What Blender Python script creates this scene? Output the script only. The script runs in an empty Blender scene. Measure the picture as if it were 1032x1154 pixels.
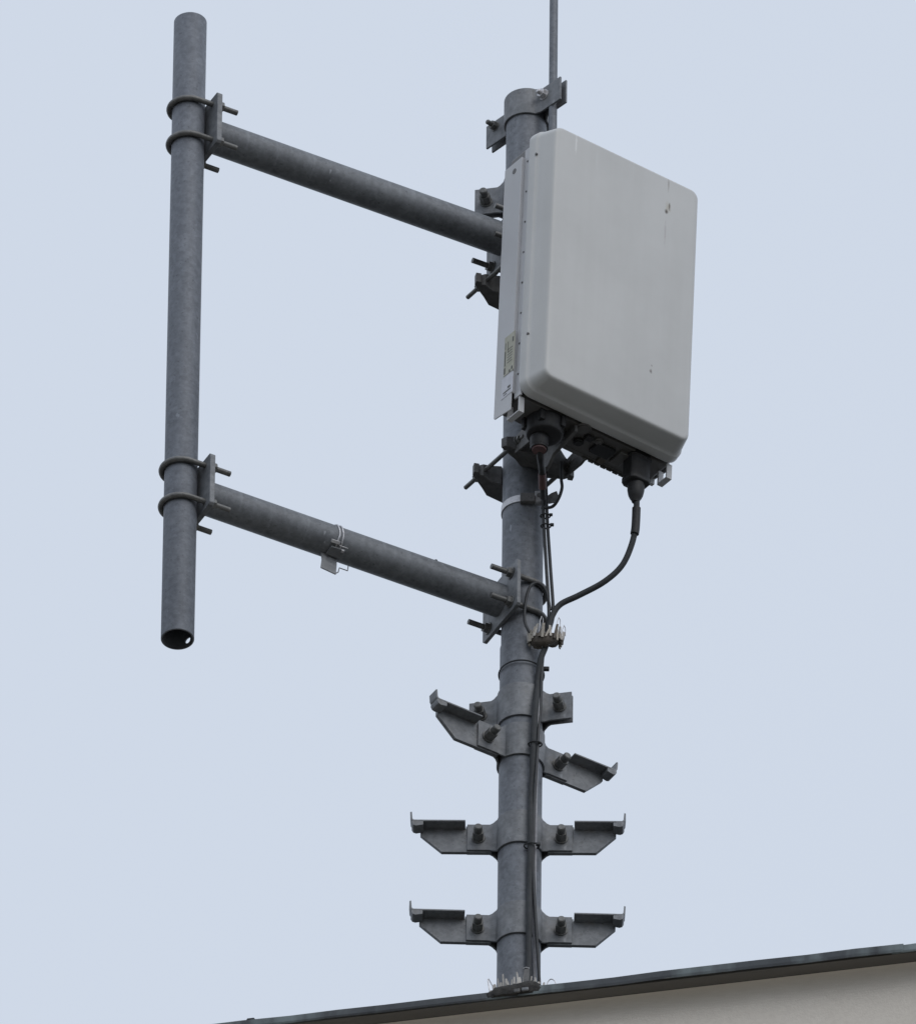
import bpy, bmesh, math, random
from mathutils import Vector, Matrix, Quaternion
random.seed(4)
R = math.radians
V = Vector
C = bpy.context.scene.collection
scene = bpy.context.scene

# ------------------------------------------------------------------ helpers
def basis(d):
    d = V(d).normalized()
    a = V((0, 0, 1)) if abs(d.z) < .9 else V((1, 0, 0))
    u = d.cross(a).normalized()
    return u, d.cross(u).normalized()

class MB:
    """collects shapes, build() links them as one mesh object"""
    def __init__(s): s.bm = bmesh.new(); s.mi = 0
    def face(s, vs):
        try:
            f = s.bm.faces.new(vs); f.material_index = s.mi; return f
        except ValueError: return None
    def loft(s, loops, cap0=True, cap1=True, closed=True):
        rows = [[s.bm.verts.new(p) for p in lp] for lp in loops]
        n = len(rows[0])
        for a, b in zip(rows, rows[1:]):
            for i in range(n if closed else n-1):
                j = (i+1) % n
                s.face((a[i], a[j], b[j], b[i]))
        if cap0: s.face(rows[0][::-1])
        if cap1: s.face(rows[-1])
        return s
    def tube(s, pts, r, seg=14, cap=True):
        pts = [V(p) for p in pts]; n = len(pts)
        if not isinstance(r, (list, tuple)): r = [r]*n
        tan = []
        for i in range(n):
            t = pts[min(i+1, n-1)] - pts[max(i-1, 0)]
            tan.append(t.normalized())
        u, w = basis(tan[0]); loops = []
        for i in range(n):
            if i:
                q = tan[i-1].rotation_difference(tan[i]); u = q @ u
            u = (u - tan[i]*u.dot(tan[i])).normalized(); w = tan[i].cross(u)
            loops.append([pts[i] + (u*math.cos(2*math.pi*k/seg) + w*math.sin(2*math.pi*k/seg))*r[i] for k in range(seg)])
        return s.loft(loops, cap, cap)
    def cyl(s, a, b, r, seg=20, ch=0):
        a, b = V(a), V(b); d = (b-a).normalized()
        if ch: return s.tube([a, a+d*ch, b-d*ch, b], [r-ch, r, r, r-ch], seg)
        return s.tube([a, b], r, seg)
    def hollow(s, a, b, ro, ri, seg=48):
        a, b = V(a), V(b); u, w = basis(b-a)
        def ring(c, r): return [c + (u*math.cos(2*math.pi*k/seg) + w*math.sin(2*math.pi*k/seg))*r for k in range(seg)]
        return s.loft([ring(a, ri), ring(a, ro), ring(b, ro), ring(b, ri), ring(a, ri)], False, False)
    def box(s, c, ax, ay, az):
        c, ax, ay, az = V(c), V(ax), V(ay), V(az)
        lo = [c-ax-ay-az, c+ax-ay-az, c+ax+ay-az, c-ax+ay-az]
        return s.loft([lo, [p+az*2 for p in lo]])
    def prism(s, poly, d):
        d = V(d); poly = [V(p) for p in poly]
        return s.loft([poly, [p+d for p in poly]])
    def nut(s, c, d, r, h, n=6, ph=0.):
        c = V(c); d = V(d).normalized(); u, w = basis(d)
        lp = [c + (u*math.cos(2*math.pi*k/n+ph) + w*math.sin(2*math.pi*k/n+ph))*r for k in range(n)]
        return s.loft([lp, [p+d*h for p in lp]])
    def sheet(s, pts, zlo, zhi, th):
        """upright sheet metal along a plan polyline, per-point lower and upper edges"""
        n = len(pts); loops = []
        P = [V((p[0], p[1], 0)) for p in pts]
        for i in range(n):
            t = (P[min(i+1, n-1)] - P[max(i-1, 0)]).normalized()
            nn = V((t.y, -t.x, 0))*th/2
            lo = V((0, 0, zlo[i])); hi = V((0, 0, zhi[i]))
            loops.append([P[i]-nn+lo, P[i]+nn+lo, P[i]+nn+hi, P[i]-nn+hi])
        return s.loft(loops)
    def build(s, name, mats, parent=None, mat=None, smooth=40, bevel=0, seg=2):
        bm = s.bm
        bmesh.ops.recalc_face_normals(bm, faces=bm.faces[:])
        me = bpy.data.meshes.new(name)
        if mat is not None: bm.transform(mat)
        bm.to_mesh(me); bm.free()
        for m in (mats if isinstance(mats, (list, tuple)) else [mats]): me.materials.append(m)
        for p in me.polygons: p.use_smooth = True
        me.set_sharp_from_angle(angle=R(smooth))
        o = bpy.data.objects.new(name, me); C.objects.link(o)
        if parent is not None: o.parent = parent
        if bevel:
            b = o.modifiers.new('edge', 'BEVEL'); b.width = bevel; b.segments = seg
            b.limit_method = 'ANGLE'; b.angle_limit = R(35); b.harden_normals = False
        return o

def tag(o, label=None, cat=None, group=None, kind=None):
    for k, v in (('label', label), ('category', cat), ('group', group), ('kind', kind)):
        if v: o[k] = v
    return o
def thing(name, label, cat, loc=(0, 0, 0), rz=0., group=None):
    o = bpy.data.objects.new(name, None); C.objects.link(o)
    o.location = loc; o.rotation_euler = (0, 0, rz); o.empty_display_size = .1
    return tag(o, label, cat, group)
def copy_tree(o, parent=None):
    c = o.copy(); C.objects.link(c)
    if parent is not None: c.parent = parent
    for ch in [x for x in bpy.data.objects if x.parent == o]: copy_tree(ch, c)
    return c
def smooth_path(pts, n=10):
    P = [V(p) for p in pts]; P = [P[0]*2-P[1]] + P + [P[-1]*2-P[-2]]; out = []
    for i in range(1, len(P)-2):
        a, b, c, d = P[i-1:i+3]
        for k in range(n):
            t = k/n
            out.append(.5*((2*b) + (c-a)*t + (2*a-5*b+4*c-d)*t*t + (3*b-a-3*c+d)*t**3))
    out.append(P[-2]); return out

# ------------------------------------------------------------------ materials
def mat(name):
    m = bpy.data.materials.new(name); m.use_nodes = True
    nt = m.node_tree; b = nt.nodes['Principled BSDF']
    return m, nt, b, nt.nodes.new, nt.links.new
def ramp(nt, fac, stops):
    r = nt.nodes.new('ShaderNodeValToRGB'); e = r.color_ramp.elements
    while len(e) < len(stops): e.new(.5)
    for el, (p, c) in zip(e, stops):
        el.position = p; el.color = c if len(c) == 4 else (*c, 1)
    nt.links.new(fac, r.inputs[0]); return r.outputs[0]
def noise(nt, scale, detail=4, rough=.6, stretch=None, coord='Object', rot=0.):
    tc = nt.nodes.new('ShaderNodeTexCoord'); mp = nt.nodes.new('ShaderNodeMapping')
    nt.links.new(tc.outputs[coord], mp.inputs[0])
    if rot:
        m0 = nt.nodes.new('ShaderNodeMapping'); m0.inputs['Rotation'].default_value = (0, 0, -rot)
        nt.links.new(tc.outputs[coord], m0.inputs[0]); nt.links.new(m0.outputs[0], mp.inputs[0])
    if stretch: mp.inputs['Scale'].default_value = stretch
    n = nt.nodes.new('ShaderNodeTexNoise'); n.inputs['Scale'].default_value = scale
    n.inputs['Detail'].default_value = detail; n.inputs['Roughness'].default_value = rough
    nt.links.new(mp.outputs[0], n.inputs['Vector']); return n.outputs[0]
def mixc(nt, fac, a, b, mode='MIX'):
    m = nt.nodes.new('ShaderNodeMix'); m.data_type = 'RGBA'; m.blend_type = mode
    for sock, v in ((m.inputs[0], fac), (m.inputs[6], a), (m.inputs[7], b)):
        if hasattr(v, 'is_linked'): nt.links.new(v, sock)
        elif isinstance(v, (int, float)): sock.default_value = v
        else: sock.default_value = (*v, 1)
    return m.outputs[2]
def bump(nt, b, h, s, d=.001):
    bp = nt.nodes.new('ShaderNodeBump'); bp.inputs['Strength'].default_value = s; bp.inputs['Distance'].default_value = d
    nt.links.new(h, bp.inputs['Height']); nt.links.new(bp.outputs[0], b.inputs['Normal'])

def zinc(name, lo, hi, metal=.25, rough=.55, streak=(1, 1, .12), streaks=.3, rot=0., rust=.0):
    m, nt, b, N, L = mat(name)
    def scaled(v, k):
        q = N('ShaderNodeMath'); q.operation = 'MULTIPLY'; q.inputs[1].default_value = k; L(v, q.inputs[0]); return q.outputs[0]
    fine = noise(nt, 55, 5, .7); cloud = noise(nt, 9, 5, .65)
    col = ramp(nt, cloud, [(.34, lo), (.66, hi)])
    col = mixc(nt, .38, col, ramp(nt, fine, [(.35, tuple(c*.74 for c in lo)), (.65, tuple(c*1.15 for c in hi))]))
    # crystalline spangle of the zinc
    tc = N('ShaderNodeTexCoord'); vo = N('ShaderNodeTexVoronoi'); vo.inputs['Scale'].default_value = 95; L(tc.outputs['Object'], vo.inputs['Vector'])
    sp = ramp(nt, vo.outputs['Color'], [(.2, (.86, .86, .86)), (.8, (1.12, 1.12, 1.12))])
    col = mixc(nt, .6, col, sp, 'MULTIPLY')
    # pale oxide runs along the piece and a few short scratches
    st = ramp(nt, noise(nt, 26, 3, .6, streak, rot=rot), [(.58, (0, 0, 0)), (.76, (1, 1, 1))])
    col = mixc(nt, scaled(st, streaks), col, tuple(min(1, c*1.9) for c in hi))
    sc = ramp(nt, noise(nt, 60, 2, .5, tuple(.35+.65*(c > .4) if c != 1 else .9 for c in streak), rot=rot), [(.735, (0, 0, 0)), (.76, (1, 1, 1))])
    col = mixc(nt, scaled(sc, min(1, streaks*1.6)), col, tuple(min(1, c*2.4) for c in hi))
    blotch = ramp(nt, noise(nt, 4.5, 5, .7), [(.56, (0, 0, 0)), (.70, (1, 1, 1))])
    col = mixc(nt, scaled(blotch, .38), col, tuple(c*1.5 for c in hi))
    pits = ramp(nt, noise(nt, 120, 2, .5), [(.66, (0, 0, 0)), (.72, (1, 1, 1))])
    col = mixc(nt, scaled(pits, .45), col, tuple(c*.4 for c in lo))
    if rust:
        ru = ramp(nt, noise(nt, 17, 5, .7), [(.58, (0, 0, 0)), (.72, (1, 1, 1))])
        col = mixc(nt, scaled(ru, rust), col, (.17, .125, .075))
    L(col, b.inputs['Base Color']); b.inputs['Metallic'].default_value = metal
    rr = N('ShaderNodeMapRange'); rr.inputs[3].default_value = rough-.1; rr.inputs[4].default_value = rough+.15
    L(cloud, rr.inputs[0]); L(rr.outputs[0], b.inputs['Roughness'])
    bump(nt, b, fine, .15, .0005)
    return m

M_mast = zinc('mast_zinc', (.134, .144, .162), (.218, .231, .254), streaks=.22)
M_pipe = zinc('pipe_zinc', (.140, .152, .175), (.200, .214, .240), streaks=.18)
M_arm = zinc('arm_zinc', (.156, .164, .177), (.224, .236, .252), streak=(1, .12, .12), streaks=.30, rot=R(27.8))
M_plate = zinc('plate_zinc', (.178, .185, .196), (.258, .266, .276), streaks=.12, rust=.30)
M_bolt = zinc('bolt_zinc', (.125, .125, .120), (.21, .208, .202), metal=.4, rough=.45, streaks=.1, rust=.35)
M_clamp = zinc('clamp_zinc', (.162, .169, .179), (.240, .247, .258), streaks=.15, rust=.22)
M_dark = zinc('aged_bracket_metal', (.100, .098, .096), (.16, .156, .152), streaks=.08)
M_bright = zinc('bright_stainless', (.50, .49, .50), (.66, .65, .66), metal=.55, rough=.35, streaks=.1)
M_beige = zinc('weathered_tinned_copper', (.36, .335, .30), (.54, .51, .47), metal=.2, rough=.5, streaks=.25)
M_brown = zinc('oxidised_bronze', (.085, .072, .06), (.14, .12, .10), metal=.3, streaks=.1)

def rubber(name, c, rough=.55):
    m, nt, b, N, L = mat(name)
    col = ramp(nt, noise(nt, 60, 4), [(.3, tuple(x*.75 for x in c)), (.7, tuple(x*1.25 for x in c))])
    L(col, b.inputs['Base Color']); b.inputs['Roughness'].default_value = rough
    return m
M_rubber = rubber('black_rubber', (.021, .021, .022))
M_cable = rubber('grey_black_cable', (.036, .039, .042), .7)
M_thin = rubber('thin_black_cable', (.028, .030, .033), .5)
M_red = rubber('dull_red_tape', (.13, .07, .068))
M_brass = zinc('weathered_brass', (.24, .215, .175), (.46, .42, .36), metal=.2, rough=.5, streaks=.3)
M_highlight = rubber('pale_mast_highlight', (.29, .29, .31), .5)  # pale tone for the painted highlight on the lower mast

def paint(name, c, front=False):
    m, nt, b, N, L = mat(name)
    cl = noise(nt, 3.5, 5, .6); st = noise(nt, 14, 4, .6, (1, 1, .06))
    col = ramp(nt, cl, [(.3, tuple(x*.93 for x in c)), (.7, tuple(min(1, x*1.03) for x in c))])
    s2 = ramp(nt, st, [(.35, (.90, .90, .89)), (.6, (1, 1, 1)), (.8, (1.0, 1.0, 1.0))])
    col = mixc(nt, .32, col, s2, 'MULTIPLY')
    spk = ramp(nt, noise(nt, 240, 2, .5), [(.70, (1, 1, 1)), (.78, (.72, .70, .66))])
    col = mixc(nt, .5, col, spk, 'MULTIPLY')
    if front:
        tc = N('ShaderNodeTexCoord')
        def spot(cx, cz, sx, sz, colr, amt):
            """a stain of its own shape on the front of the cover"""
            nonlocal col
            mp = N('ShaderNodeMapping'); mp.vector_type = 'POINT'
            L(tc.outputs['Object'], mp.inputs[0])
            mp.inputs['Location'].default_value = (-cx/sx, 0, -cz/sz); mp.inputs['Scale'].default_value = (1/sx, 0, 1/sz)
            wb = N('ShaderNodeVectorMath'); wb.operation = 'ADD'
            nz = N('ShaderNodeTexNoise'); nz.inputs['Scale'].default_value = 90; L(tc.outputs['Object'], nz.inputs['Vector'])
            sc = N('ShaderNodeVectorMath'); sc.operation = 'MULTIPLY_ADD'
            L(nz.outputs['Color'], sc.inputs[0]); sc.inputs[1].default_value = (1.2, 0, .8); sc.inputs[2].default_value = (-.6, 0, -.4)
            L(mp.outputs[0], wb.inputs[0]); L(sc.outputs[0], wb.inputs[1])
            ln = N('ShaderNodeVectorMath'); ln.operation = 'LENGTH'; L(wb.outputs[0], ln.inputs[0])
            f = ramp(nt, ln.outputs['Value'], [(.25, (amt,)*3), (1, (0, 0, 0))])
            col = mixc(nt, f, col, colr)
        spot(.137, .405, .0035, .030, (.30, .28, .25), .75)
        spot(.138, .325, .011, .024, (.46, .42, .33), .55)
        spot(.1425, .332, .0036, .018, (.14, .12, .09), .95)
        spot(.1330, .310, .0062, .0105, (.09, .075, .06), 1.0)
        spot(.132, .235, .004, .055, (.45, .42, .42), .6)
        spot(.104, -.252, .006, .009, (.16, .14, .12), .9)
        spot(.106, -.232, .003, .004, (.22, .2, .18), .7)
        spot(-.17, .395, .004, .045, (.86, .86, .85), .6)
        spot(-.10, .37, .005, .05, (.62, .62, .61), .5)
        spot(.02, .40, .004, .05, (.60, .60, .59), .45)
    L(col, b.inputs['Base Color']); b.inputs['Roughness'].default_value = .42
    bump(nt, b, noise(nt, 160, 3), .06, .0005)
    return m
M_cover = paint('white_radome', (.612, .612, .600), True)
M_side = paint('pale_painted_metal', (.60, .60, .61))
M_unit = paint('dark_cast_aluminium', (.12, .115, .11))

m, nt, b, N, L = mat('printed_label')
L(ramp(nt, noise(nt, 30, 3), [(.3, (.40, .39, .30)), (.7, (.52, .51, .42))]), b.inputs['Base Color']); b.inputs['Roughness'].default_value = .5
M_label = m
m, nt, b, N, L = mat('white_label')
L(ramp(nt, noise(nt, 30, 3), [(.3, (.60, .60, .64)), (.7, (.70, .70, .74))]), b.inputs['Base Color']); b.inputs['Roughness'].default_value = .5
M_wlabel = m
m, nt, b, N, L = mat('label_ink')
L(ramp(nt, noise(nt, 40, 2), [(.3, (.06, .06, .05)), (.7, (.11, .11, .10))]), b.inputs['Base Color'])
M_ink = m

m, nt, b, N, L = mat('rendered_wall')
col = ramp(nt, noise(nt, 1.6, 5, .6), [(.3, (.74, .675, .585)), (.7, (.79, .73, .645))])
col = mixc(nt, .35, col, ramp(nt, noise(nt, 70, 4, .7), [(.3, (.60, .55, .495)), (.7, (.80, .75, .68))]))
L(col, b.inputs['Base Color']); b.inputs['Roughness'].default_value = .9
bump(nt, b, noise(nt, 130, 4, .7), .5, .003); M_wall = m

m, nt, b, N, L = mat('weathered_flashing')
col = ramp(nt, noise(nt, 7, 5, .65), [(.30, (.045, .050, .056)), (.55, (.075, .083, .090)), (.75, (.12, .13, .135))])
pat = ramp(nt, noise(nt, 5, 4, .6, (1.0, 1, .3)), [(.50, (0, 0, 0)), (.63, (1, 1, 1))])
col = mixc(nt, pat, col, (.21, .25, .255))
pale = ramp(nt, noise(nt, 11, 3, .6, (.35, 1, 1.5)), [(.66, (0, 0, 0)), (.74, (1, 1, 1))])
col = mixc(nt, pale, col, (.40, .39, .36))
L(col, b.inputs['Base Color']); b.inputs['Roughness'].default_value = .6; b.inputs['Metallic'].default_value = .15
bump(nt, b, noise(nt, 40, 4), .3, .002); M_flash = m

m, nt, b, N, L = mat('shade_toned_soffit')
col = ramp(nt, noise(nt, 10, 5, .6, (.15, 1, 1)), [(.3, (.12, .113, .103)), (.7, (.19, .178, .16))])  # soffit colour kept dark to hold the shade under the eave
L(col, b.inputs['Base Color']); b.inputs['Roughness'].default_value = .85; M_soffit_shade = m
m, nt, b, N, L = mat('bitumen_roof')
col = ramp(nt, noise(nt, 25, 5, .6), [(.3, (.05, .05, .05)), (.7, (.10, .10, .10))])
L(col, b.inputs['Base Color']); b.inputs['Roughness'].default_value = .95; M_roof = m
m, nt, b, N, L = mat('tarry_sealant')
n1 = noise(nt, 45, 5, .7)
L(ramp(nt, n1, [(.35, (.020, .019, .018)), (.6, (.05, .047, .043)), (.8, (.10, .10, .095))]), b.inputs['Base Color']); b.inputs['Roughness'].default_value = .85
bump(nt, b, n1, .9, .006); M_boot = m
m, nt, b, N, L = mat('ground_surface')
col = ramp(nt, noise(nt, .05, 6, .6), [(.35, (.085, .085, .060)), (.5, (.125, .115, .095)), (.65, (.165, .155, .135))])
L(col, b.inputs['Base Color']); b.inputs['Roughness'].default_value = .95; M_ground = m
m, nt, b, N, L = mat('window_glass')
b.inputs['Base Color'].default_value = (.03, .035, .04, 1); b.inputs['Roughness'].default_value = .05
L(ramp(nt, noise(nt, 2, 2), [(.3, (.02, .025, .03)), (.7, (.05, .055, .06))]), b.inputs['Base Color']); M_glass = m
M_frame = paint('white_window_frame', (.75, .75, .74))

# ------------------------------------------------------------------ directions
AD = R(27.8); D = V((math.cos(AD), math.sin(AD), 0)); NR = V((math.sin(AD), -math.cos(AD), 0))
Z = V((0, 0, 1))
BB = R(35.3)                                    # radio unit bearing
RN = V((math.sin(BB), -math.cos(BB), 0)); RE = V((math.cos(BB), math.sin(BB), 0))
MR, ML, PR = .0553, .0580, .0444                # radii: mast upper / lower tube, antenna pipe

# ------------------------------------------------------------------ mast
mast = thing('mast_pole', 'thick galvanised steel mast standing at the roof edge, carrying all the brackets', 'mast', (0, 0, -.15))
o = V((0, 0, .15))
MB().hollow(o+V((0, 0, 1.10)), o+V((0, 0, 3.072)), MR, MR-.005, 64).build('upper_tube', M_mast, mast, bevel=.0012)
b_ = MB(); b_.hollow(o+V((0, 0, -.118)), o+V((0, 0, 1.136)), ML, MR+.0003, 64); b_.build('lower_tube', M_mast, mast, bevel=.002)
b_ = MB(); b_.cyl(o+V((0, 0, 3.062)), o+V((0, 0, 3.068)), MR-.0055, 40); b_.build('end_cap', M_plate, mast)

# ------------------------------------------------------------------ antenna pipe
PX, PY = -.9115, -.4795
b_ = MB(); b_.hollow((0, 0, 0), (0, 0, 2.166), PR, PR-.004, 56)
pipe = b_.build('antenna_pipe', M_pipe, bevel=.001)
pipe.location = (PX, PY, .760)
cb = MB(); hd = V((math.cos(R(48)), math.sin(R(48)), 0)); cb.cyl(hd*.02+V((0, 0, .022)), hd*.08+V((0, 0, .022)), .0095, 20)
cut = cb.build('hole_cutter', M_pipe); cut.location = pipe.location
bpy.context.view_layer.update()
md = pipe.modifiers.new('drain_hole', 'BOOLEAN'); md.object = cut; md.solver = 'EXACT'
dg = bpy.context.evaluated_depsgraph_get(); me = bpy.data.meshes.new_from_object(pipe.evaluated_get(dg))
pipe.modifiers.clear(); pipe.data = me; bpy.data.objects.remove(cut)
me.set_sharp_from_angle(angle=R(40))
tag(pipe, 'free hollow grey pipe held upright off the mast by the two slanting arms', 'pipe')

# ------------------------------------------------------------------ support arms (local: origin on the mast axis, D towards the mast)
ARM_L = math.hypot(PX, PY)
DL = V((PX, PY, 0)).normalized()*-1; NL = V((DL.y, -DL.x, 0))
def ubolt_path(c, rad, leg_dir, side, tip, n=18):
    """round the pipe on the side away from leg_dir, straight legs along leg_dir"""
    pts = [c + side*rad + leg_dir*tip, c + side*rad + leg_dir*tip*.5]
    for k in range(n+1):
        a = math.pi*k/n
        pts.append(c + side*rad*math.cos(a) - leg_dir*rad*math.sin(a))
    pts += [c - side*rad + leg_dir*tip*.5, c - side*rad + leg_dir*tip]
    return pts
def plate(b, c, side, half_w, half_h, thick, dirn):
    ch = .006
    P = [(-half_w+ch, -half_h), (half_w-ch, -half_h), (half_w, -half_h+ch), (half_w, half_h-ch), (half_w-ch, half_h), (-half_w+ch, half_h), (-half_w, half_h-ch), (-half_w, -half_h+ch)]
    b.prism([c + side*x + Z*y for x, y in P], dirn*thick)
def make_arm():
    t = thing('support_arm', 'upper slanting tubular arm, running from pipe top to behind the white unit', 'arm', (0, 0, 2.5503), group='tubular arms holding the pipe')
    far = -DL*ARM_L
    b = MB(); b.cyl(far+DL*.058, -DL*.066, .0460, 48); b.build('tube', M_arm, t)
    b = MB(); plate(b, far+DL*.046, NL, .0815, .0885, .015, DL); b.build('end_plate', M_plate, t, bevel=.0015)
    b = MB(); plate(b, -DL*.056, NL, .098, .080, .011, -DL); b.build('end_plate', M_plate, t, bevel=.0015)
    for dz in (-.0625, .0625):
        c = far + Z*dz
        u = MB().tube(ubolt_path(c, .0524, DL, NL, .120), .0078, 12).build('u_bolt', M_bolt, t, smooth=60)
        for s in (1, -1):
            q = MB(); q.nut(c+NL*s*.0524+DL*.0615, DL, .0150, .015, 6, .3); q.nut(c+NL*s*.0524+DL*.0615, DL, .018, .0028, 20)
            q.build('nut', M_bolt, u, bevel=.001)
    for dz in (-.050, .050):
        c = Z*dz
        u = MB().tube(ubolt_path(c, .0636, -DL, NL, .128), .0078, 12).build('u_bolt', M_bolt, t, smooth=60)
        for s in (1, -1):
            q = MB(); q.nut(c+NL*s*.0636-DL*.0675, -DL, .0150, .015, 6, .3); q.nut(c+NL*s*.0636-DL*.0675, -DL, .018, .0028, 20)
            q.build('nut', M_bolt, u, bevel=.001)
    return t
arm = make_arm()
arm2 = copy_tree(arm); arm2.location = (0, 0, 1.2785)
tag(arm2, 'lower slanting tubular arm, with a small metal clip hanging from its middle')

# ------------------------------------------------------------------ clamps (local: X along the flanges, -Y towards the viewer)
def shell_plan(rad, sgn, ext, off):
    """half shell round the mast with two flat flanges, as plan points"""
    pts = [(-ext, sgn*off), (-ext*.75, sgn*off), (-rad-.018, sgn*off), (-rad-.009, sgn*(off+.002))]
    a0 = math.asin((off+.010)/rad); n = 22
    for k in range(n+1):
        a = math.pi - a0 - (math.pi-2*a0)*k/n
        pts.append((rad*math.cos(a), sgn*rad*math.sin(a)))
    pts += [(rad+.009, sgn*(off+.002)), (rad+.018, sgn*off), (ext*.75, sgn*off), (ext, sgn*off)]
    return pts
def shell_mb(rad, sgn, ext, off, half, bulge=.011):
    pts = shell_plan(rad, sgn, ext, off); zl = []; zh = []
    for x, y in pts:
        f = max(0., min(1., (rad+.020-abs(x))/.028)); f = f*f*(3-2*f)
        zl.append(-half - bulge*f); zh.append(half + bulge*f)
    b = MB(); b.sheet(pts, zl, zh, .0055); return b
def bolt_mb(x, y0=-.063, y1=.030, r=.0112, z=-.004, nr=.0158, nl=.026):
    b = MB()
    b.cyl((x, y0, z), (x, y1, z), r, 16, .003)
    b.nut((x, -.0125, z), (0, -1, 0), nr*1.15, .003, 20)
    b.nut((x, -.0155, z), (0, -1, 0), nr, nl, 6, .4)
    b.nut((x, .0125, z), (0, 1, 0), nr, .012, 6, .2)
    return b
def make_clamp(rad, label, loc, rz, name='pipe_clamp', group='plain two-bolt pipe clamps', y0=-.063, ext=.139, half=.045):
    t = thing(name, label, 'clamp', loc, rz, group)
    shell_mb(rad, -1, ext, .0085, half).build('clamp_half', M_clamp, t, bevel=.001)
    shell_mb(rad, 1, ext, .0085, half).build('clamp_half', M_clamp, t, bevel=.001)
    for x in (-.107, .107): bolt_mb(x, y0).build('bolt', M_bolt, t, bevel=.0008)
    return t
make_clamp(ML+.0035, 'plain two-bolt clamp just above the uppermost pair of steps, without treads', (0, 0, .916), R(-11.5))
make_clamp(MR+.0035, 'two-bolt clamp behind the white unit, its flange showing just over the upper arm', (0, 0, 2.724), R(-11.5))

def make_steps():
    t = thing('climbing_step', 'lowest pair of climbing steps, just over the roof edge', 'climbing step', (0, 0, .168), R(1.3), 'paired climbing steps clamped to the mast')
    r = ML+.0035
    shell_mb(r, -1, .140, .0085, .0435).build('clamp_half', M_clamp, t, bevel=.001)
    shell_mb(r, 1, .140, .0085, .0435).build('clamp_half', M_clamp, t, bevel=.001)
    for s in (-1, 1):
        b = MB(); sh = lambda x, k=(1. if s < 0 else .925): x if x < .1435 else .1435 + (x-.1435)*k
        poly = [(.074, .0415), (.1435, .0415), (.1435, .0345), (.264, .0345), (.264, .010), (.207, -.0470), (.074, -.0470)]
        b.prism([V((s*sh(x), -.0055, z)) for x, z in poly], (0, .011, 0))
        tr = [(.1445, .035), (.280, .035), (.2835, .0365), (.2850, .040), (.2868, .0625), (.2915, .0605), (.2900, .038), (.287, .0325), (.283, .030), (.1445, .030)]
        b.prism([V((s*sh(x), -.041, z)) for x, z in tr], (0, .0345, 0))
        # rolled tip under the tread
        b.prism([V((s*sh(x), -.041, z)) for x, z in [(.256, .0298), (.2865, .0315), (.2872, .024), (.283, .0165), (.275, .0135), (.256, .0175)]], (0, .0345, 0))
        for k in range(3):
            b.box(V((s*(.170+.036*k), -.020, .0362)), (.006, 0, 0), (0, .012, 0), (0, 0, .0013))
        b.build('step', M_plate, t, bevel=.001)
        bolt_mb(s*.110).build('bolt', M_bolt, t, bevel=.0008)
    return t
st = make_steps()
s2 = copy_tree(st); s2.location.z = .479; s2.rotation_euler = (0, R(.5), R(-1.0)); tag(s2, 'middle pair of climbing steps, seen square on like the lowest one')
s3 = copy_tree(st); s3.location.z = .780; s3.rotation_euler.z = R(31.6); tag(s3, 'uppermost pair of climbing steps, turned askew to the two below')

# ------------------------------------------------------------------ lightning rod and its clamp
RZ = R(-47); g = V((math.cos(RZ), math.sin(RZ), 0)); hh = V((-math.sin(RZ), math.cos(RZ), 0))
t = thing('rod_clamp', 'two-bolt clamp round the very top of the mast, gripping the thin rod', 'clamp', (0, 0, 3.026), RZ)
shell_mb(MR+.0035, -1, .146, .0105, .040, .004).build('clamp_half', M_clamp, t, bevel=.001)
shell_mb(MR+.0035, 1, .146, .0105, .040, .004).build('clamp_half', M_clamp, t, bevel=.001)
bolt_mb(-.110, -.046, .03, .007, .018, .013, .013).build('bolt', M_bolt, t, bevel=.0008)
bolt_mb(.083, -.040, .03, .007, .012, .014, .013).build('bolt', M_bright, t, bevel=.0008)
rb = V((g.x*.104, g.y*.104, 0))
rod = MB(); rod.tube([(0, 0, -.22), (0, 0, 1.2), (0, 0, 1.75), (0, 0, 1.8)], [.0115, .0115, .0100, .002], 16)
rod = rod.build('lightning_rod', M_mast); rod.location = rb + Z*3.026
tag(rod, 'thin dark metal rod rising out of the top of the picture', 'lightning rod')

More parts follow.
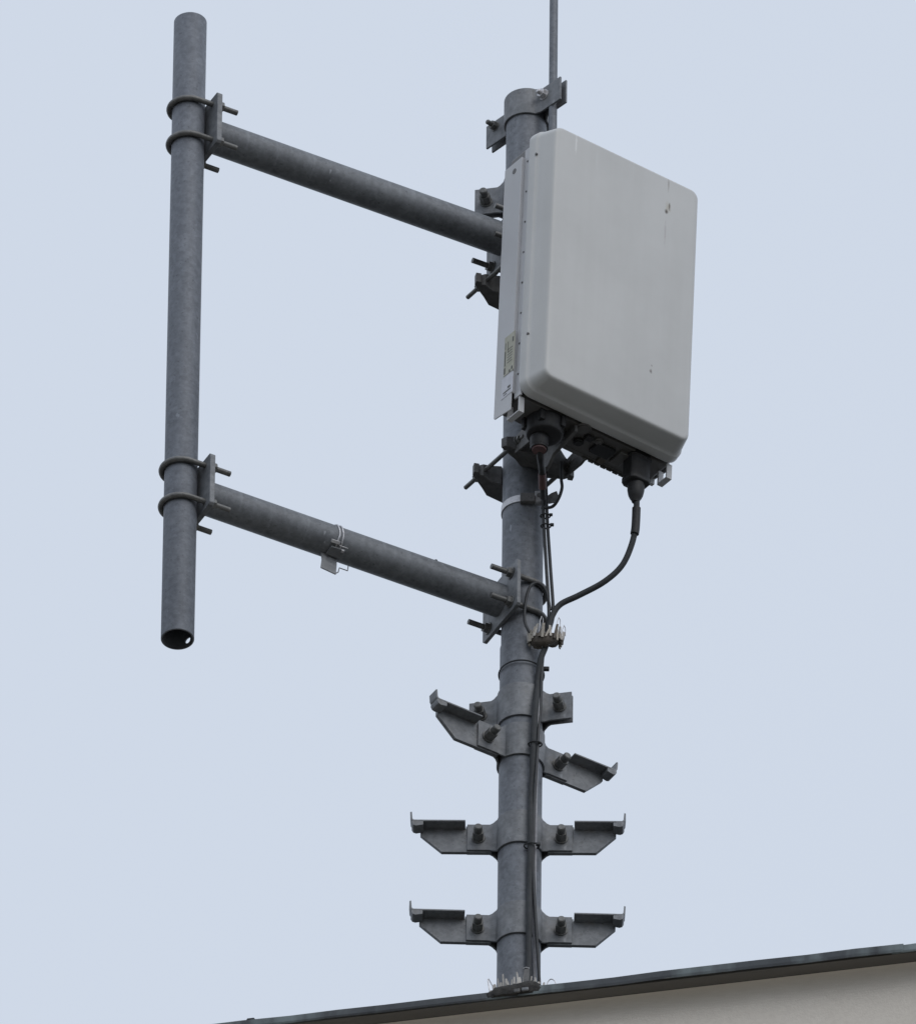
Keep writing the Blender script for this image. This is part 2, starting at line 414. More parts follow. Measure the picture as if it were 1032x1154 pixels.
# ------------------------------------------------------------------ mounting brackets between mast and radio unit (local: X = RE, -Y = RN)
def make_bracket():
    t = thing('mounting_bracket', 'lower V-jaw bracket under the white unit, a long threaded rod sticking out', 'bracket', (0, 0, 1.755), BB, 'V-jaw brackets holding the unit to the mast')
    def jaw(sgn, name):
        b = MB()
        prof = [(-.112, .078), (-.118, .062), (-.104, .057), (-.100, .064), (-.092, .056), (-.066, .056), (-.040, .044), (-.022, .0570), (0, .0600), (.022, .0570), (.040, .044), (.066, .056), (.092, .056), (.100, .064), (.104, .057), (.118, .062), (.112, .078), (.070, .094), (.044, .108), (-.044, .108), (-.070, .094)]
        prof = [(x, max(y, math.sqrt(max(0, (MR+.0006)**2-x*x)) if abs(x) < MR else 0)) for x, y in prof]
        hz = lambda x: .017 + .017*max(0., min(1., (.105-abs(x))/.05))
        lo = [V((x, sgn*y, .003-hz(x))) for x, y in prof]
        hi = [V((x, sgn*y, .003+hz(x)*.85)) for x, y in prof]
        b.loft([lo, hi]); return b.build(name, M_dark, t, bevel=.0015)
    jaw(1, 'rear_jaw')
    f = jaw(-1, 'front_jaw')
    for s in (-1, 1):                       # cheeks from the front jaw to the back of the unit
        b = MB(); b.prism([V((s*.080, y, z)) for y, z in ((-.080, -.030), (-.150, -.034), (-.208, -.020), (-.208, .045), (-.080, .026))], (s*.006, 0, 0))
        b.build('cheek', M_dark, t, bevel=.001)
    b = MB(); b.box((0, -.211, .010), (.105, 0, 0), (0, .003, 0), (0, 0, .045)); b.build('back_plate', M_dark, t, bevel=.001)
    for s in (-1, 1):
        b = MB(); b.cyl((s*.0845, -.120, .004), (s*.0845, .150, .004), .0062, 12, .0015)
        ro = b.build('threaded_rod', M_bolt, t)
        for y, d in ((.0915, 1), (-.0945, -1)):
            q = MB(); q.nut((s*.0845, y, .004), (0, d, 0), .012, .011, 6, .3); q.nut((s*.0845, y-.002*d, .004), (0, d, 0), .015, .0025, 18)
            q.build('nut', M_bolt, ro, bevel=.0008)
    return t
br = make_bracket()
br2 = copy_tree(br); br2.location.z = 2.428
tag(br2, 'upper V-jaw bracket under the upper arm, mostly hidden behind the white unit')

# ------------------------------------------------------------------ radio unit (local: x along the front, y = back, z = up, leaning 2.76 deg forward)
tl = R(2.76)
hv = Z*math.cos(tl) + RN*math.sin(tl); kv = -(RN*math.cos(tl) - Z*math.sin(tl))
unit = thing('radio_unit', 'large white box antenna unit with rounded cover, facing right beside the mast', 'antenna unit')
unit.matrix_world = Matrix(((RE.x, kv.x, hv.x, .2604), (RE.y, kv.y, hv.y, -.3474), (RE.z, kv.z, hv.z, 2.1325), (0, 0, 0, 1)))
def rrect(w, hgt, r, y, seg=8, dz=0.):
    pts = []
    for cx, cz, a0 in ((w-r, hgt-r, 0), (-w+r, hgt-r, 90), (-w+r, -hgt+r, 180), (w-r, -hgt+r, 270)):
        for k in range(seg+1):
            a = R(a0 + 90*k/seg); pts.append(V((cx + r*math.cos(a), y, cz + r*math.sin(a) + dz)))
    return pts
W2, H2 = .2365, .426
b = MB(); L_ = []
for y, e, r in ((.0000, -.0095, .018), (.0006, -.0048, .021), (.0022, -.0012, .0235), (.0050, .0012, .0255), (.0095, .0032, .0275), (.050, .0150, .033), (.0600, .0176, .0345), (.0615, .0205, .036), (.064, .0218, .037), (.083, .0248, .038), (.0885, .0250, .038), (.0915, .0225, .037), (.0925, .0190, .036)):
    L_.append(rrect(W2+e, H2+e*.86, r, y))
b.loft(L_, True, False)
inner = [rrect(W2+.0190, H2+.0163, .036, .0926), rrect(W2-.004, H2-.006, .03, .0926), rrect(W2-.004, H2-.006, .03, .070)]
b.loft(inner, False, True)
cov = b.build('cover', M_cover, unit, smooth=50)
b = MB(); b.loft([rrect(.266, .4470, .037, .0850), rrect(.266, .4470, .037, .0895)], True, True)
# flat rear body of the unit
b = MB(); b.loft([rrect(.236, .424, .012, .072, 3), rrect(.236, .424, .012, .100, 3), rrect(.243, .4350, .008, .102, 3, -.011), rrect(.243, .4350, .008, .199, 3, -.011)], True, True)
for k in range(22):                      # cooling fins on the back of the unit
    x = -.21 + k*.02
    if abs(x) < .125: continue
    b.box((x, .206, .02), (.0016, 0, 0), (0, .011, 0), (0, 0, .36))
body = b.build('rear_body', M_unit, unit, bevel=.0015)
# painted side walls (the left one carries the labels)
for s in (-1, 1):
    b = MB()
    zl, zr, zt = -.472, -.478, .3800
    zb = 0 if s < 0 else .045
    poly = [(.1220, zt), (.1220, -.484+zb), (.1960, -.474+zb), (.2005, -.469+zb), (.2005, zt)]
    b.prism([V((s*.2615, y, z)) for y, z in poly], (s*-.003, 0, 0))
    b.prism([V((s*.2585, .1220, z)) for z in (-.425, zt)] + [V((s*.2435, .1220, z)) for z in (zt, -.425)], (0, .003, 0))
    b.box((s*.2505, .190, -.05), (.0075, 0, 0), (0, .006, 0), (0, 0, .40))
    sp = b.build('side_panel', M_side, unit, bevel=.001)
    if s < 0:
        q = MB(); q.cyl((-.2622, .155, .350), (-.2600, .155, .350), .0085, 20)
        q.build('mounting_hole', M_unit, sp)
        q = MB(); q.box((-.2620, .1385, -.285), (.0006, 0, 0), (0, .0235, 0), (0, 0, .066)); q.mi = 1
        for z0, z1, y0, w in ((-.345, -.325, .157, .0030), (-.318, -.268, .157, .0022), (-.262, -.240, .157, .0012), (-.252, -.236, .1235, .0026), (-.346, -.336, .1235, .0030), (-.350, -.342, .134, .0030), (-.275, -.240, .1455, .0008)):
            q.box((-.2627, y0, (z0+z1)/2), (.0004, 0, 0), (0, w, 0), (0, 0, (z1-z0)/2))
        for k in range(6): q.box((-.2627, .136, -.268-.009*k), (.0004, 0, 0), (0, .011, 0), (0, 0, .0009))
        q.build('printed_label', [M_label, M_ink], sp)
        q = MB(); q.box((-.2620, .142, -.392), (.0006, 0, 0), (0, .026, 0), (0, 0, .034)); q.mi = 1
        q.box((-.2627, .142, -.410), (.0004, 0, 0), (0, .017, 0), (0, 0, .0020)); q.box((-.2627, .133, -.400), (.0004, 0, 0), (0, .006, 0), (0, 0, .0035)); q.box((-.2627, .150, -.418), (.0004, 0, 0), (0, .007, 0), (0, 0, .0012))
        q.build('white_label', [M_wlabel, M_ink], sp)
# groove strip with rivets along the left of the cover
b = MB(); b.box((-.2490, .1072, -.02), (.0025, 0, 0), (0, .0144, 0), (0, 0, .425)); gs = b.build('groove_strip', M_side, unit)
for k in range(8):
    z = .36 - k*.104
    b = MB(); b.cyl((-.2535, .108, z), (-.2505, .108, z), .0032, 10, .0012); b.build('rivet', M_dark, gs)
for (y, z) in ((.060, .352), (.062, -.262)):
    b = MB(); b.cyl((-.2595, y, z), (-.2555, y, z), .0038, 10); b.build('rivet', M_unit, cov)
# open square feet under both ends
for s in (-1, 1):
    b = MB(); xo = s*.236
    def rect(x0, x1, y0, y1, z0, z1): b.box(((x0+x1)/2, (y0+y1)/2, (z0+z1)/2), ((x1-x0)/2, 0, 0), (0, (y1-y0)/2, 0), (0, 0, (z1-z0)/2))
    xo = s*.241; y0, y1, z0 = ((.100, .156, -.496) if s < 0 else (.092, .136, -.494)); rect(xo-.0085, xo+.0085, y0, y0+.005, z0, -.4452); rect(xo-.0085, xo+.0085, y1-.005, y1, z0, -.4462); rect(xo-.0085, xo+.0085, y0+.005, y1-.005, z0, z0+.005)
    b.build('mounting_foot', M_side, unit, bevel=.0008)
# ports and sockets under the unit
def port(x, y, r_, dep, m_):
    b = MB(); b.cyl((x, y, -.4455), (x, y, -.4455-dep), r_, 28, .002); b.cyl((x, y, -.4455-dep), (x, y, -.4485-dep), r_*.72, 24, .001)
    b.build('round_port', m_, unit)
port(-.034, .108, .023, .005, M_unit); port(-.012, .160, .015, .010, M_rubber); port(.030, .125, .013, .008, M_unit)
for (cx, cy, hx, hy, hz, m_) in ((.060, .150, .030, .022, .006, M_rubber), (.118, .150, .016, .028, .005, M_unit), (.000, .128, .012, .010, .006, M_rubber)):
    b = MB(); b.box((cx, cy, -.4455-hz), (hx, 0, 0), (0, hy, 0), (0, 0, hz)); b.build('socket_block', m_, unit, bevel=.002)
b = MB(); b.box((.083, .180, -.450), (.010, 0, 0), (0, .018, 0), (0, 0, .0045)); b.build('warning_tab', M_brown, unit, bevel=.001)
b = MB(); b.box((.03, .2065, -.414), (.150, 0, 0), (0, .0075, 0), (0, 0, .0325))
for k in range(7): b.box((.045+.020*k, .2100, -.4480), (.008, 0, 0), (0, .003, 0), (0, 0, .003 + .001*(k % 2)))
b.build('connector_shroud', M_unit, unit, bevel=.0008)
# round cast swivel housing hanging at the mast end
b = MB()
b.tube([(-.130, .150, z) for z in (-.444, -.486, -.494, -.497)], [.0520, .0515, .0475, .038], 36)
b.tube([(-.138, .160, z) for z in (-.497, -.528, -.532)], [.0255, .0245, .0220], 30)
for k in range(5): b.box((-.130+.054*math.cos(R(72*k+10)), .150+.054*math.sin(R(72*k+10)), -.462), (.007, 0, 0), (0, .007, 0), (0, 0, .018))
b.build('swivel_housing', M_rubber, unit, bevel=.0015)
b = MB()
b.prism([V((-.062, y, z)) for y, z in ((.105, -.432), (.205, -.432), (.245, -.455), (.262, -.500), (.250, -.520), (.225, -.512), (.205, -.488), (.160, -.478), (.105, -.470))], (.010, 0, 0))
b.build('swivel_lug', M_dark, unit, bevel=.0015)

# ------------------------------------------------------------------ cables
THICK = [(.3033, -.1233, 1.5620), (.3033, -.1233, 1.5416), (.3013, -.1127, 1.4791), (.2899, -.1022, 1.4165), (.2642, -.0916, 1.3538), (.2171, -.0811, 1.3063), (.151, -.0705, 1.2678), (.1039, -.065, 1.2419), (.0830, -.064, 1.2076), (.0735, -.064, 1.1675), (.0645, -.064, 1.0996), (.050, -.062, 1.0471), (.0440, -.054, .9785), (.0385, -.075, .880), (.0345, -.079, .800), (.0325, -.075, .717), (.0300, -.067, .600), (.0280, -.078, .480), (.0280, -.070, .380), (.0272, -.067, .2689), (.0265, -.078, .168), (.0262, -.070, .060), (.0262, -.067, -.12)]
t = thing('power_cable', 'thick grey-black cable curving from the unit plug down along the mast', 'cable', (.3033, -.1233, 1.56))
o = V(t.location)
b = MB(); b.tube([p-o for p in smooth_path(THICK, 10)], .0082, 12); b.build('cable_jacket', M_cable, t, smooth=60)
b = MB(); b.tube([p-o for p in smooth_path([(.3030, -.1215, 1.532), (.3022, -.116, 1.50), (.3008, -.1115, 1.47), (.2985, -.109, 1.452)], 6)], .0118, 14); b.build('shrink_sleeve', M_rubber, t, smooth=50)
pl = V((.1615, .130, -.430)); U = unit.matrix_world
def up(x, y, z): return U @ V((x, y, z)) - o
b = MB()
b.loft([[up(.1600+x, .130+y, -.430) for x, y in q_] for q_ in [[(.037, .028), (-.037, .028), (-.037, -.028), (.037, -.028)]]], False, False)
b.loft([[up(.1600+x*k, .130+y*k, z) for x, y in ((.032, .020), (.020, .028), (-.020, .028), (-.032, .020), (-.032, -.020), (-.020, -.028), (.020, -.028), (.032, -.020))] for z, k in ((-.426, 1.08), (-.452, 1.08), (-.454, .98), (-.510, .96), (-.514, 1.03), (-.528, 1.03), (-.531, .90))])
b.build('plug', M_rubber, t, bevel=.0015)
b = MB(); b.tube([up(.1605, .130, z) for z in (-.528, -.552, -.566, -.577, -.584, -.590)], [.0235, .0230, .0205, .0160, .0115, .0095], 20); b.build('strain_relief', M_rubber, t, smooth=60)

def cable(name, label, pts, r, m, n=10):
    o = V(pts[0]); b = MB(); b.tube([p-o for p in smooth_path(pts, n)], r, 10)
    c = b.build(name, m, smooth=60); c.location = o
    return tag(c, label, 'cable')
cable('signal_cable', 'left one of two thin straight black cables, dropping from the unit beside the mast', [(.045, -.075, 1.72), (.0512, -.066, 1.6811), (.0555, -.064, 1.5258), (.0635, -.063, 1.3711), (.0715, -.0615, 1.2168), (.066, -.058, 1.16)], .0048, M_thin)
cable('signal_cable', 'right one of two thin straight black cables, dropping from the unit beside the mast', [(.060, -.085, 1.74), (.0600, -.066, 1.6812), (.0655, -.064, 1.5259), (.0745, -.063, 1.3712), (.083, -.0615, 1.2169), (.075, -.058, 1.16)], .0048, M_thin)
cable('earth_wire', 'short black wire bowing out from under the unit to the bright band', [(.100, -.11, 1.70), (.1015, -.1, 1.6482), (.1035, -.1, 1.6171), (.0943, -.09, 1.5881), (.0779, -.075, 1.5725), (.050, -.062, 1.5786)], .0045, M_thin)
cable('loop_wire', 'thin black wire looped in front of the mast over the peg ring', [(.0752, -.062, 1.2229), (.0640, -.070, 1.2803), (.0417, -.080, 1.3006), (.0204, -.084, 1.2837), (.0089, -.084, 1.23), (.007, -.082, 1.1683), (.020, -.080, 1.1308), (.036, -.072, 1.115)], .0042, M_thin)
cable('data_cable', 'thinnest dark cable, wandering down the lower mast to the roof', [(.0640, -.058, 1.10), (.0560, -.058, 1.0555), (.0525, -.062, .93), (.0510, -.070, .8784), (.0465, -.074, .80), (.0437, -.074, .7171), (.0370, -.076, .5451), (.0350, -.078, .470), (.034, -.074, .4082), (.0362, -.068, .3144), (.0425, -.076, .168), (.0500, -.064, .0357), (.0560, -.054, -.08)], .0046, M_thin)
cable('mast_highlight_strip', 'slim pale strip standing in for a highlight down the lower mast, beside the thick cable', [(.0500, -.048, 1.02), (.0475, -.050, .96), (.0455, -.070, .88), (.0445, -.070, .78), (.0430, -.050, .70), (.0415, -.050, .60), (.0410, -.068, .50), (.0405, -.060, .40), (.0400, -.054, .30), (.0400, -.069, .17), (.0415, -.052, .05), (.0430, -.050, -.1)], .0050, M_highlight)  # added pale tube, paints the mast's highlight between the dark cables
# red taped connector tail hanging under the unit
J0 = U @ V((-.138, .160, -.531))
t = thing('cable_joint', 'short hanging cable joint with dull red tape under the unit, in front of the mast', 'cable joint', J0)
jp = [V((0, 0, .004)), V((.004, .030, -.012)), V((.0085, .085, -.004)), V((.0105, .140, -.012)), V((.0125, .175, -.032))]
JP = smooth_path(jp, 8)
b = MB(); b.tube([jp[0], jp[0]-Z*.010], [.0235, .0235], 20); b.build('collar', M_rubber, t)
b = MB(); b.tube([jp[0]-Z*.008, jp[0]-Z*.015], [.0200, .0190], 20); b.build('red_ring', M_red, t)
b = MB(); b.tube(JP[:20], .0098, 14); b.build('sleeve', M_rubber, t, smooth=60)
b = MB(); b.tube(JP[18:27], .0108, 14); b.build('tape_band', M_red, t, smooth=60)
b = MB(); b.tube(JP[25:], .0075, 12); b.build('tail', M_thin, t, smooth=60)

# cable ties
def tie(label, z, rad, loops, tail, size=.008):
    t = thing('cable_tie', label, 'cable tie', (0, 0, z), 0, 'black cable ties on the mast cables')
    b = MB(); pts = [V(p) for p in loops]
    b.tube(pts+[pts[0]], .0022, 6); b.build('strap', M_thin, t)
    b = MB(); tv = V(tail); b.box(tv, (size, 0, 0), (0, size*.7, 0), (0, 0, size*.7)); b.build('buckle', M_thin, t, bevel=.0015)
    return t
def ringpts(cx, cy, rx, ry, n=20): return [(cx+rx*math.cos(2*math.pi*k/n), cy+ry*math.sin(2*math.pi*k/n), 0) for k in range(n)]
tie('cable tie with a small knob, above the middle of the two thin straight cables', 1.548, 0, ringpts(.0600, -.0650, .013, .010), (.0745, -.068, .002), .0050)
tie('cable tie with a small knob, second from top on the two thin straight cables', 1.513, 0, ringpts(.0615, -.0650, .013, .010), (.0775, -.068, .002), .0055)
tie('cable tie right round the mast below the peg ring, knobs at both sides', 1.045, 0, ringpts(0, -.002, .0605, .0640, 40), (.0665, -.030, 0), .0075)
tie('cable tie on the lower mast just below the middle pair of steps', .402, 0, ringpts(.031, -.070, .020, .014), (.0480, -.078, 0), .0060)
tie('cable tie in front of the uppermost pair of steps', .748, 0, ringpts(.038, -.074, .018, .013), (.0495, -.080, 0), .0045)

# ------------------------------------------------------------------ bright band clamp with terminal block
t = thing('grounding_band', 'bright metal band clamp round the mast below the unit, with a screw block', 'band clamp', (0, 0, 1.6157))
b = MB(); pts = ringpts(0, 0, MR+.0022, MR+.0022, 48)
pts = pts + [pts[0]]
# open over the front block
arc = [( (MR+.002)*math.cos(a), (MR+.002)*math.sin(a)) for a in [R(-50 - 270*k/44) for k in range(45)]]
b.sheet(arc, [-.011]*45, [.011]*45, .0028); b.build('band', M_bright, t)
b = MB()
for a in (R(-90),): b.box((.012, -.063, -.006), (.020, 0, 0), (0, .008, 0), (0, 0, .015))
b.build('screw_block', M_dark, t, bevel=.002)
b = MB(); b.box((.044, -.058, .006), (.012, 0, 0), (0, .0025, 0), (0, 0, .018)); b.box((.0555, -.050, .006), (.0025, 0, 0), (0, .010, 0), (0, 0, .018)); b.box((.044, -.050, -.0105), (.012, 0, 0), (0, .008, 0), (0, 0, .0025)); b.build('terminal', M_bright, t, bevel=.001)
b = MB(); b.cyl((.044, -.062, .008), (.044, -.056, .008), .0075, 12); b.build('screw', M_dark, t)
b = MB(); b.prism([V((x, -.050, z)) for x, z in ((.058, .010), (.075, .026), (.090, .034), (.095, .016), (.092, -.004), (.070, -.010), (.058, -.006))], (0, .004, 0)); b.build('cable_lug', M_plate, t, bevel=.001)

# ------------------------------------------------------------------ curved bar with upright pegs at the cable bend
t = thing('peg_ring', 'curved brown earthing bar crowded with pale upright pegs, at the cable bend', 'earthing bar', (.062, -.068, 1.119))
b = MB()
loops = []
for f, z in ((.20, -.031), (.52, -.030), (.80, -.024), (.96, -.012), (1.03, .001), (.92, .001), (.84, -.012), (.60, -.022), (.2, -.028)):
    loops.append([V((.0430*f*math.cos(a) + .002*math.sin(3*a), .028*f*math.sin(a), z + .004*math.sin(2*a+1) + .004*math.cos(a))) for a in [R(-205 + 245*k/30) for k in range(31)]])
b.loft(loops + [loops[0]], False, False, closed=False)
b.build('bar', M_brown, t, bevel=.001)
for k in range(17):
    a = -200 + 228*k/16 + random.uniform(-5, 5); h_ = random.choice((.014, .020, .024, .030, .038)); w_ = random.uniform(.0030, .0062)
    p = V((.0440*math.cos(R(a)), .0300*math.sin(R(a)), -.024 + .014*random.random()))
    tp = V((random.uniform(-.004, .012), random.uniform(-.008, .002), h_+.014)); tn = V((-math.sin(R(a)), math.cos(R(a)), 0)).lerp(V((1, 0, 0)), .5).normalized()
    bn = tn.cross(Z).normalized()
    b = MB(); b.loft([[p+tp*f + tn*w_*g*g_ + bn*.0016*q for g, q in ((-1, -1), (1, -1), (1, 1), (-1, 1))] for f, g_ in ((0, .8), (.5, 1), (1, .8))])
    b.build('peg', (M_brass, M_beige, M_brown, M_brass)[k % 4], t, bevel=.0006)
for x, y, z in ((-.016, -.028, .020), (.030, -.024, .020), (.044, -.010, .004)):
    b = MB(); b.tube([(x, y, .0), (x+.002, y-.002, z+.016), (x+.006, y, z+.034), (x+.010, y+.003, z+.026), (x+.010, y+.003, .004)], .0012, 6); b.build('wire_loop', M_bright, t)
b = MB(); b.box((.043, .002, -.002), (.006, 0, 0), (0, .008, 0), (0, 0, .013)); b.build('end_block', M_brown, t, bevel=.002)

# ------------------------------------------------------------------ clip on the lower arm
ca = V((-.505, -.266, 1.2785)); ca.y = ca.x*DL.y/DL.x; ca -= DL*.0020
t = thing('wire_clip', 'small metal clip with a bent tab, tied round the middle of the lower arm', 'clip', ca)
for dd in (-.004, .007):
    b = MB(); pts = [DL*(dd+random.uniform(-.0015, .0015)) + (NL*math.cos(2*math.pi*k/28) + Z*math.sin(2*math.pi*k/28))*.0482 for k in range(29)]
    b.tube(pts, .0021, 6); b.build('tie_wire', M_bright, t, smooth=60)
b = MB(); b.tube([DL*-.010+Z*.045, DL*-.009+Z*.053+NL*.004, DL*.000+Z*.055+NL*.004, DL*.004+Z*.046], .0042, 8); b.build('wire_knot', M_thin, t)
fv = (NL*.70 - Z*.71).normalized(); fu = (NL*.71 + Z*.70).normalized()      # out of and along the arm surface, low on the near side
b = MB(); b.box(fv*.051-DL*.012+fu*.006, DL*.013, fv*.003, fu*.0045); b.box(fv*.0545+DL*.014, DL*.013, fv*.0012, fu*.0014); b.build('buckle', M_bright, t, bevel=.0008)
b = MB(); b.prism([NL*-.004+DL*x+Z*z for x, z in ((-.034, -.044), (-.031, -.070), (-.034, -.100), (.012, -.106), (.014, -.072), (.014, -.048))], NL*.0035)
b.build('hanging_tab', M_plate, t, bevel=.001)
gv = (NL*.28 - Z*.96).normalized(); gu = (NL*.96 + Z*.28).normalized()
b = MB(); b.prism([gv*.047+DL*x+gu*y for x, y in ((-.022, -.010), (.026, -.012), (.022, .020), (-.020, .018))], gv*.006); b.build('clip_body', M_clamp, t, bevel=.0015)
b = MB(); b.box(gv*.053+DL*.014+gu*.016, DL*.004, gv*.004, gu*.004); b.build('clip_tooth', M_bright, t, bevel=.001)
b = MB(); b.tube([DL*.012-Z*.102, DL*.018-Z*.096, DL*.021-Z*.080, DL*.046-Z*.080, DL*.048-Z*.062], .0015, 6); b.build('bent_wire', M_bolt, t)
for (k, q) in enumerate((.79,)):
    b = MB(); p = -DL*(ARM_L*.255); 
    b.cyl((0, 0, .044), (0, 0, .058), .0035, 8, .001); b.tube([(0, 0, .056), (.001, 0, .060), (.0015, 0, .064)], [.004, .006, .003], 8)
    s = b.build('tie_stub', M_thin); s.location = p + Z*1.2785
    tag(s, 'tiny black stub standing on the lower arm near the mast', 'stub')

# ------------------------------------------------------------------ building
GZ = -42.85
EC = R(-11.5); ED = V((math.cos(EC), math.sin(EC), 0)); EB = V((-math.sin(EC), math.cos(EC), 0))   # along the eave, into the building
E0 = V((0, -.100, 0))
bld = thing('building', 'pale rendered building at the foot, with metal flashing along its dark roof edge', 'building', (E0.x, E0.y, GZ), EC)
# local: X along the eave, Y into the building, Z up from the ground
TOP = -.1125 - GZ
XL, XR, DEP, OV = -9.0, 13.0, 11.0, .056
WT = TOP - .040
nfl = 14; fh = 3.0
b = MB(); b.box(((XL+XR)/2, OV+.012+DEP/2, (WT-.030)/2), ((XR-XL)/2-OV, 0, 0), (0, DEP/2, 0), (0, 0, (WT-.030)/2))
b.build('wall', M_wall, bld)
b = MB(); b.box(((XL+XR)/2, OV+DEP/2, TOP-.0255), ((XR-XL)/2-.004, 0, 0), (0, DEP/2+OV+.004, 0), (0, 0, .0055)); b.build('soffit', M_soffit_shade, bld)
b = MB(); b.box(((XL+XR)/2, OV+DEP/2, TOP-.0125), ((XR-XL)/2-.03, 0, 0), (0, DEP/2+OV-.04, 0), (0, 0, .0065)); b.build('roof', M_roof, bld)
# coved cornice between wall and roof edge
prof = []; CD, CH, SB = .034, .050, TOP-.0325
for k in range(17):
    a = R(90*k/16); prof.append((OV+.0118 - CD*(1-math.cos(a)), SB - CH*(1-math.sin(a))))
prof = prof + [(OV+.0118+.03, prof[-1][1]), (OV+.0118+.03, prof[0][1])]
b = MB(); b.loft([[V((x, y, z)) for y, z in prof] for x in (XL+.02, XR-.02)]); b.build('cornice', M_wall, bld, smooth=50)
# flashing: folded lip in overlapping lengths, slightly uneven
b = MB(); x = XL; k = 0
while x < XR:
    w = 1.0; n = 8; loops = []
    dy = random.uniform(-.0012, .0012); dz = random.uniform(-.0022, .0022)
    for i in range(n+1):
        xx = min(XR, x + (w+.03)*i/n); wz = dz + .0011*math.sin(xx*9.+k) + .0008*math.sin(xx*23.); wy = dy + .0012*math.sin(xx*13+k*2)
        o_ = .0026*(k % 2)
        pr = [(-.0065+wy, -.0290), (-.010-o_+wy, -.0290-o_), (-.012-o_+wy, -.0245), (-.008-o_+wy, -.0225), (-.008-o_+wy, -.003), (-.003+wy, .0+o_), (.20, .006+o_), (.20, .003), (.004+wy, -.004), (-.0055+wy, -.024)]
        loops.append([V((xx, y, TOP+z+wz*(1 if y < .1 else 0))) for y, z in pr])
    b.loft(loops); x += w; k += 1
b.build('roof_flashing', M_flash, bld, smooth=30)
# windows of the facade below the picture
wp = []
for f in range(nfl-1):
    for c in range(7):
        wx = XL + 2.2 + c*2.9; wz = 1.1 + f*fh
        b = MB(); q = OV+.012
        for (cx, cz, hx, hz) in ((wx, wz+1.37, .66, .03), (wx, wz+.03, .66, .03), (wx-.63, wz+.70, .03, .64), (wx+.63, wz+.70, .03, .64), (wx, wz+.70, .02, .64)):
            b.box((cx, q-.012, cz), (hx, 0, 0), (0, .016, 0), (0, 0, hz))
        if f < nfl-1 and wp == [] :
            w = b.build('window', M_frame, bld)
            g_ = MB(); g_.box((wx, q-.004, wz+.70), (.60, 0, 0), (0, .006, 0), (0, 0, .64)); pn = g_.build('pane', M_glass, w)
            wp = [w, pn, wx, wz]
        else:
            b.bm.free()
            w = wp[0].copy(); C.objects.link(w); w.parent = bld; w.location = (wx-wp[2], 0, wz-wp[3])
            p_ = wp[1].copy(); C.objects.link(p_); p_.parent = w

# ------------------------------------------------------------------ collar and spikes where the mast meets the roof edge
t = thing('base_collar', 'dark lumpy sealing collar at the mast foot on the roof edge', 'collar', (.012, -.0025, -.112), EC)
b = MB(); loops = []; n = 60
def sq(a, hx, hy, p=.38):
    c, q = math.cos(a), math.sin(a)
    return hx*math.copysign(abs(c)**p, c), hy*math.copysign(abs(q)**p, q)
for f, zz in ((1.0, -.024), (1.03, -.010), (1.0, .004), (.96, .010), (.88, .013), (.62, .013)):
    lp = []
    for k in range(n):
        a = 2*math.pi*k/n; x_, y_ = sq(a, .080*f, .116*f)
        w_ = math.sin(7*a)*.6 + math.sin(13*a+1)*.7 + math.sin(29*a)*.5
        lp.append(V((x_*(1+.03*w_) - .003, max(-.1205, y_*(1+.012*w_)), zz + (.0035*math.sin(4*a+.5) + .002*math.sin(9*a) + .05*x_ if zz > 0 else .002*w_))))
    loops.append(lp)
b.loft(loops, True, True); b.build('sealing_boot', M_boot, t, smooth=60)
b = MB(); b.box((.030, -.1215, -.020), (.009, 0, 0), (0, .003, 0), (0, 0, .005)); b.build('patch', M_clamp, t, bevel=.002)
b = MB(); b.box((.008, -.1215, -.022), (.008, 0, 0), (0, .0025, 0), (0, 0, .006)); b.build('patch', M_dark, t, bevel=.002)

t = thing('spike_strip', 'row of short pale spikes and wire loops round the mast foot', 'spikes', (.009, -.002, -.092), EC)
b = MB(); b.sheet([((.078)*math.cos(a), .082*math.sin(a)) for a in [R(-190 + 200*k/24) for k in range(25)]], [-.004]*25, [.003]*25, .003); b.build('base_strip', M_brown, t)
for (px_, hgt, w_) in ((-.070, .030, .0070), (-.060, .034, .0045), (-.052, .020, .0024), (-.044, .040, .0016), (-.038, .022, .0030), (-.031, .048, .0022), (-.024, .030, .0028), (-.017, .016, .0030), (-.009, .022, .0018), (-.001, .026, .0026), (.005, .018, .0020), (.010, .044, .0024), (.0155, .024, .0036), (.0225, .052, .0022), (.0400, .034, .0020), (.0465, .022, .0050), (.0535, .040, .0022), (.060, .026, .0040), (.067, .030, .0030), (.073, .018, .0045)):
    yy = -.094*math.sqrt(max(0, 1-(px_/.082)**2)) - random.uniform(0, .006)
    b = MB(); lean = random.uniform(-.005, .005); hgt *= .92
    b.loft([[V((px_-w_*g+lean*f, yy-.0012, hgt*f)), V((px_+w_*g+lean*f, yy-.0012, hgt*f)), V((px_+w_*g+lean*f, yy+.0012, hgt*f)), V((px_-w_*g+lean*f, yy+.0012, hgt*f))] for f, g in ((0, 1), (.5, 1), (.9, .9), (1, .6))])
    b.build('spike', M_beige, t)
b = MB(); b.tube([(-.072, -.04, 0), (-.078, -.045, .030), (-.082, -.050, .066), (-.080, -.05, .068), (-.070, -.045, .046), (-.066, -.04, .004)], .0015, 6); b.build('wire_loop', M_bright, t)
b = MB(); b.box((.031, -.0960, .026), (.0070, 0, 0), (0, .0020, 0), (0, 0, .022)); b.build('dark_tag', M_dark, t, bevel=.001)
b = MB(); b.tube([(.0225, -.0975, .050), (.030, -.0985, .0525), (.039, -.0975, .049)], .0016, 6); b.build('wire_loop', M_bright, t)
b = MB(); b.tube(smooth_path([(.082, -.085, -.018), (.086, -.086, .002), (.094, -.087, .012), (.104, -.087, .006), (.110, -.087, -.010)], 5), .0014, 6); b.build('wire_loop', M_bright, t)
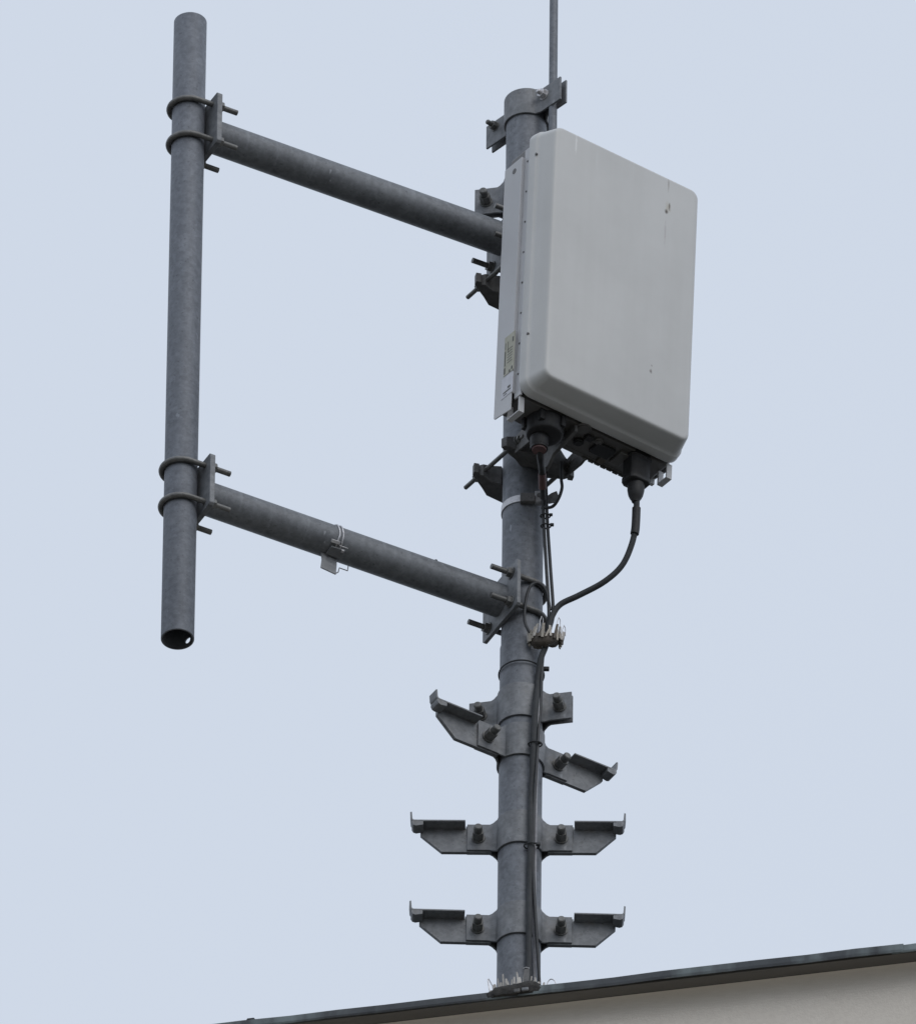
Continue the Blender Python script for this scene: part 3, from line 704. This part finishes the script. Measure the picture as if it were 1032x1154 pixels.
b = MB(); b.tube([(-.735, .015, -.026), (-.730, .015, -.018), (-.715, .015, -.018), (-.710, .015, -.026)], .004, 8); kn = b.build('roof_rivet', M_thin)
kn.location = E0 + Z*-.088; kn.rotation_euler = (0, 0, EC); kn.location = (0, -.105, -.081)
tag(kn, 'small dark lump on the roof edge at the bottom left', 'lump')

# ------------------------------------------------------------------ ground
b = MB(); b.loft([[V((4000*math.cos(2*math.pi*k/64), 4000*math.sin(2*math.pi*k/64), 0)) for k in range(64)]], True, False)
gr = b.build('ground', M_ground); gr.location = (0, 0, GZ); tag(gr, kind='structure')

# ------------------------------------------------------------------ sky, sun, camera
wd = bpy.data.worlds.new('World'); scene.world = wd; wd.use_nodes = True
nt = wd.node_tree; bg = nt.nodes['Background']; N = nt.nodes.new; L = nt.links.new
SUN_E, SUN_R = R(38), R(148)
sky = N('ShaderNodeTexSky'); sky.sky_type = 'NISHITA'; sky.sun_disc = False; sky.sun_elevation = SUN_E; sky.sun_rotation = SUN_R
sky.dust_density = 4; sky.air_density = 1.2
tc = N('ShaderNodeTexCoord'); nz = N('ShaderNodeTexNoise'); nz.inputs['Scale'].default_value = 2.2; nz.inputs['Detail'].default_value = 3
L(tc.outputs['Generated'], nz.inputs['Vector'])
cl = ramp(nt, nz.outputs[0], [(.3, (.955, .965, .975)), (.7, (1.035, 1.03, 1.02))])
tint = mixc(nt, 1.0, cl, (6.50, 7.19, 8.33), 'MULTIPLY')      # the even cloud layer
L(mixc(nt, .93, sky.outputs[0], tint), bg.inputs['Color']); bg.inputs['Strength'].default_value = .1

sd = bpy.data.lights.new('sun', 'SUN'); sd.energy = .66; sd.angle = R(50); sd.color = (1, .97, .93)
so = bpy.data.objects.new('sun', sd); C.objects.link(so)
dirv = V((math.sin(SUN_R)*math.cos(SUN_E), math.cos(SUN_R)*math.cos(SUN_E), math.sin(SUN_E)))
so.rotation_euler = dirv.to_track_quat('Z', 'Y').to_euler(); so.location = dirv*30

p_, rho = R(40), .0115
vv = V((0, math.cos(p_), math.sin(p_))); r0 = V((1, 0, 0)); u0 = V((0, -math.sin(p_), math.cos(p_)))
Rr = r0*math.cos(rho) + u0*math.sin(rho); Uu = -r0*math.sin(rho) + u0*math.cos(rho)
cd = bpy.data.cameras.new('camera'); cam = bpy.data.objects.new('camera', cd); C.objects.link(cam)
cl_ = V((-.174, 0, 1.61305)) - vv*(28000/420)
cam.matrix_world = Matrix(((Rr.x, Uu.x, -vv.x, cl_.x), (Rr.y, Uu.y, -vv.y, cl_.y), (Rr.z, Uu.z, -vv.z, cl_.z), (0, 0, 0, 1)))
cd.sensor_fit = 'VERTICAL'; cd.sensor_height = 36; cd.lens = 36*28000/1154
cd.clip_start = 1; cd.clip_end = 9000
scene.camera = cam
vs = scene.view_settings; vs.view_transform = 'Standard'; vs.look = 'None'; vs.exposure = 0; vs.gamma = 1
scene.render.engine = 'CYCLES'
